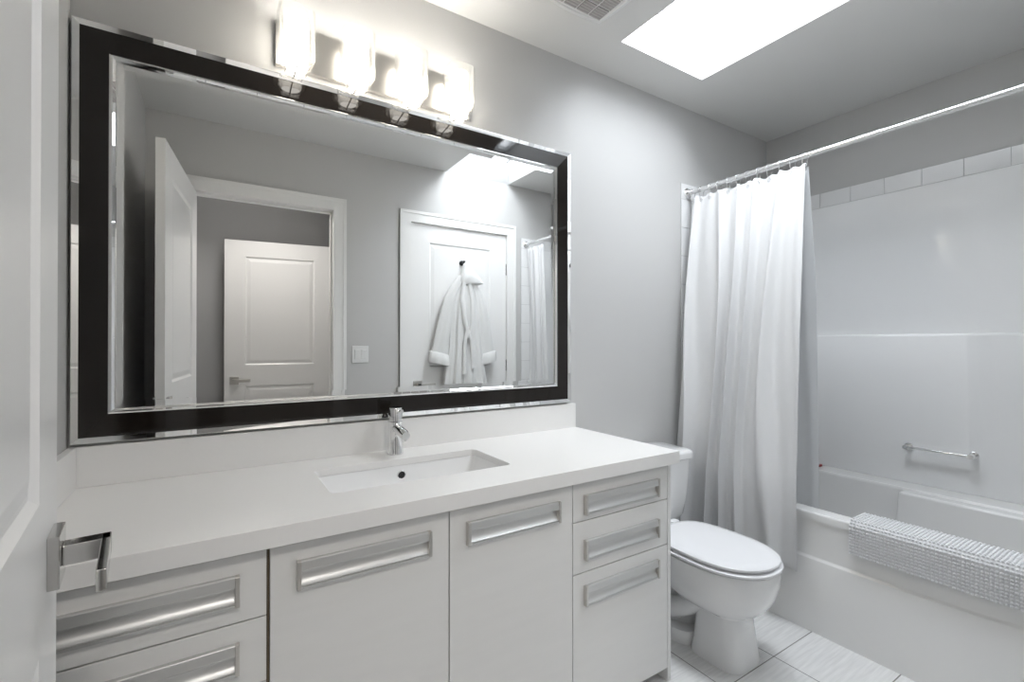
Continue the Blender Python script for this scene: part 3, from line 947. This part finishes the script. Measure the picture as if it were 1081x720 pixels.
rz = thing('razor', 'small dark red razor on the tub ledge beside the curtain edge', 'razor', (3.05, -0.30, RZ))
b = BM()
tube(b, [(3.055, -0.355, 0.531), (3.052, -0.33, 0.534), (3.045, -0.27, 0.530), (3.04, -0.24, 0.528)], [0.006, 0.007, 0.006, 0.005], 10)
obj('razor_handle', b, M['red'], rz, smooth=True)
b = BM(); box(b, 3.036, 3.076, -0.370, -0.358, 0.5225, 0.534)
obj('razor_head', b, M['red'], rz, bevel=0.002)

# ---------------------------------------------------------------- curtain rod, rings, curtains
RX, RZZ = 2.300, 2.122
cr = thing('shower_rod', 'white and chrome shower curtain rod spanning the tub alcove', 'curtain rod', (RX, -0.85, RZZ))
b = BM(); cyl(b, (RX, -0.017, RZZ), (RX, -0.95, RZZ + 0.001), 0.0135, n=24); cyl(b, (RX, -0.945, RZZ + 0.001), (RX, YF + 0.02, RZZ), 0.0118, n=24)
obj('rod', b, mat('satin_rod', (0.74, 0.74, 0.74), 0.18, 0.8), cr, smooth=True)
for y0, s in ((-0.0095, -1), (YF + 0.0095, 1)):
    b = BM(); loft(b, [circ((RX, y0 + s * d, RZZ), (0, 1, 0), r, 28) for d, r in ((0, 0.030), (0.004, 0.030), (0.010, 0.020), (0.022, 0.0165), (0.024, 0.012))])
    obj('end_flange', b, M['chrome'], cr, smooth=True)

CT = 2.088
def ctop(u):
    return (-0.040 - 0.615 * u)
def curtain_mesh(y0, y1, zt, zb, xt, xb, zk, folds, amp, hemflat=0.16, nu=260, nz=90, seed=1.0, edge=0.0, edk=1.0):
    b = BM()
    rows = []
    for j in range(nz + 1):
        v = j / nz
        z = zt + (zb - zt) * v
        row = []
        for i in range(nu + 1):
            u = i / nu
            k = (zt - z) / (zt - zk)
            xc = xt + (xb - xt) * min(1, k ** 0.9 if k > 0 else 0)
            env = 0.55 + 0.45 * min(1, v * 2.2)
            drift = 0.5 * math.sin(1.3 * v + seed) * v
            ph = 2 * PI * folds * (u + 0.045 * math.sin(2 * PI * u * 1.7 + seed) + 0.03 * math.sin(5.1 * v + 7 * u))
            f = math.sin(ph + drift) * 0.62 + 0.28 * math.sin(2.0 * ph + 0.9 + 1.7 * v) + 0.22 * math.sin(0.5 * ph + seed + 2.4 * v)
            flat = min(1.0, (1 - u) / hemflat) if hemflat else 1.0
            flat = 0.18 + 0.82 * flat * flat * (3 - 2 * flat)
            x = xc + amp * env * f * flat - 0.010 * (1 - flat)
            yw = 0.010 * math.cos(ph * 1.0 + 0.4) * env * flat
            y = y0 + (y1 - y0) * u + yw + edge * min(1.0, v * edk) * u
            zz = z
            if j == 0:
                zz = z - 0.010 * (0.5 - 0.5 * math.cos(2 * PI * u * 11))
            elif j < 6:
                zz = z - 0.010 * (0.5 - 0.5 * math.cos(2 * PI * u * 11)) * (1 - j / 6)
            row.append(b.verts.new((x, y, zz)))
        rows.append(row)
    for a, c in zip(rows[:-1], rows[1:]):
        for i in range(nu):
            b.faces.new((a[i], a[i + 1], c[i + 1], c[i]))
    return b


def add_solid(o, t):
    md = o.modifiers.new('solid', 'SOLIDIFY')
    md.thickness = t
    md.offset = 0


sc = thing('shower_curtain', 'white fabric shower curtain hanging in folds outside the tub behind the toilet', 'shower curtain', (2.25, -0.35, CT))
b = curtain_mesh(-0.035, -0.655, CT, 0.262, RX, 2.160, 0.62, 6.0, 0.034, 0.22, edge=-0.030)
o = obj('curtain_cloth', b, M['fabric'], sc, smooth=True, recalc=False); add_solid(o, 0.0014)
b = BM()
for k in range(12):
    u = (k + 0.15) / 11.3
    y = ctop(u)
    torus(b, (RX - 0.004, y, CT - 0.028), (1, 0, 0), 0.0075, 0.0016, 16, 6)
obj('grommets', b, M['chrome'], sc, smooth=True)['kind'] = 'stuff'
sl = tag(obj('shower_curtain_liner', curtain_mesh(-0.045, -0.655, CT - 0.01, 0.36, RX + 0.026, 2.372, 0.62, 4.0, 0.012, 0.3, 160, 60, 2.2, edge=-0.022, edk=3.0), M['liner'], smooth=True, recalc=False),
         'translucent white liner hanging inside the tub behind the fabric curtain', 'curtain liner')
add_solid(sl, 0.0006)
sc2 = tag(obj('shower_curtain', curtain_mesh(YF + 0.025, YF + 0.26, CT, 0.30, RX + 0.01, 2.375, 0.62, 4.0, 0.026, 0.2, 140, 60, 4.0), M['fabric'], smooth=True, recalc=False),
          'white curtain bunched at the far rod end, reflected at the right edge of the mirror', 'shower curtain')
add_solid(sc2, 0.0014)

ordn = ['first', 'second', 'third', 'fourth', 'fifth', 'sixth', 'seventh', 'eighth', 'ninth', 'tenth', 'eleventh', 'twelfth']
ring0 = None
for k in range(12):
    u = (k + 0.15) / 11.3
    y = ctop(u)
    if ring0 is None:
        ring0 = thing('curtain_ring', '', 'curtain ring', (RX, y, RZZ), group='curtain rings on the shower rod')
        b = BM()
        # pear-shaped wire loop round the rod and through the grommet
        pts = []
        for i in range(25):
            a = 2 * PI * i / 24
            r = 0.0185 if math.sin(a) > -0.2 else 0.0185 + 0.035 * (-(math.sin(a)) - 0.2)
            pts.append((RX + r * math.cos(a) * (1 if math.sin(a) > -0.4 else 0.55), y, RZZ + r * math.sin(a) - 0.003))
        tube(b, pts, 0.0017, 8)
        obj('wire_loop', b, M['chrome'], ring0, smooth=True)
        b = BM()
        for i in range(3):
            a = PI / 2 + (i - 1) * 0.7
            loft(b, [circ((RX + 0.0165 * math.cos(a), y + d, RZZ + 0.0165 * math.sin(a) - 0.001), (0, 1, 0), r, 10) for d, r in ((-0.003, 0.001), (-0.0015, 0.0028), (0.0015, 0.0028), (0.003, 0.001))])
        obj('roller_ball', b, M['chromed'], ring0, smooth=True)
        r = ring0
    else:
        r = dup(ring0)
        r.location = (RX, y, RZZ)
    r.rotation_euler = (0, 0, (random.random() - 0.5) * 0.7)
    r['label'] = ('chrome ring at the curtain\'s leading edge, farthest from the wall' if k == 11 else
                  'chrome curtain ring nearest the wall' if k == 0 else
                  '%s chrome curtain ring from the wall end of the rod' % ordn[k])

# ---------------------------------------------------------------- bath mat
bm_ = thing('bath_mat', 'white chenille bath mat draped over the bathtub rim', 'bath mat', (2.28, -1.16, RZ + 0.02))
path = []
def addseg(p, q, n):
    for i in range(n):
        path.append((p[0] + (q[0] - p[0]) * i / n, p[1] + (q[1] - p[1]) * i / n))
fr_x = BX0 - 0.010
addseg((fr_x - 0.002, 0.402), (fr_x, 0.512), 9)
addseg((fr_x, 0.512), (fr_x + 0.012, 0.528), 2)
addseg((fr_x + 0.012, 0.528), (2.330, 0.530), 10)
addseg((2.330, 0.530), (2.345, 0.512), 2)
addseg((2.345, 0.512), (2.350, 0.430), 7)
path.append((2.350, 0.430))
MY0, MY1 = -0.862, -1.405
b = BM()
rows = []
for (x, z) in path:
    rows.append((x, z))
# normals along path
nm = []
for i in range(len(rows)):
    a = rows[max(0, i - 1)]; c = rows[min(len(rows) - 1, i + 1)]
    tx, tz = c[0] - a[0], c[1] - a[1]
    L = math.hypot(tx, tz)
    nm.append((-tz / L, tx / L))
inner = [(x + n[0] * 0.001, z + n[1] * 0.001) for (x, z), n in zip(rows, nm)]
outer = [(x + n[0] * 0.006, z + n[1] * 0.006) for (x, z), n in zip(rows, nm)]
prof = outer + inner[::-1]
loft(b, [[(x, y, z) for x, z in prof] for y in (MY0, MY1)])
obj('mat_base', b, M['mat'], bm_)
b = BM()
ny = int((MY0 - MY1) / 0.0118)
for i in range(len(rows)):
    n = nm[i]
    for j in range(ny):
        y = MY0 - 0.006 - (MY0 - MY1 - 0.012) * j / (ny - 1) + (random.random() - .5) * 0.0016
        cxp = rows[i][0] + n[0] * 0.008 + (random.random() - .5) * 0.001; czp = rows[i][1] + n[1] * 0.008 + (random.random() - .5) * 0.0016
        r = 0.0051 + random.random() * 0.0007
        bmesh.ops.create_icosphere(b, subdivisions=1, radius=r, matrix=Matrix.Translation((cxp, y, czp)))
obj('chenille_nubs', b, M['mat'], bm_, smooth=True, recalc=False)['kind'] = 'stuff'
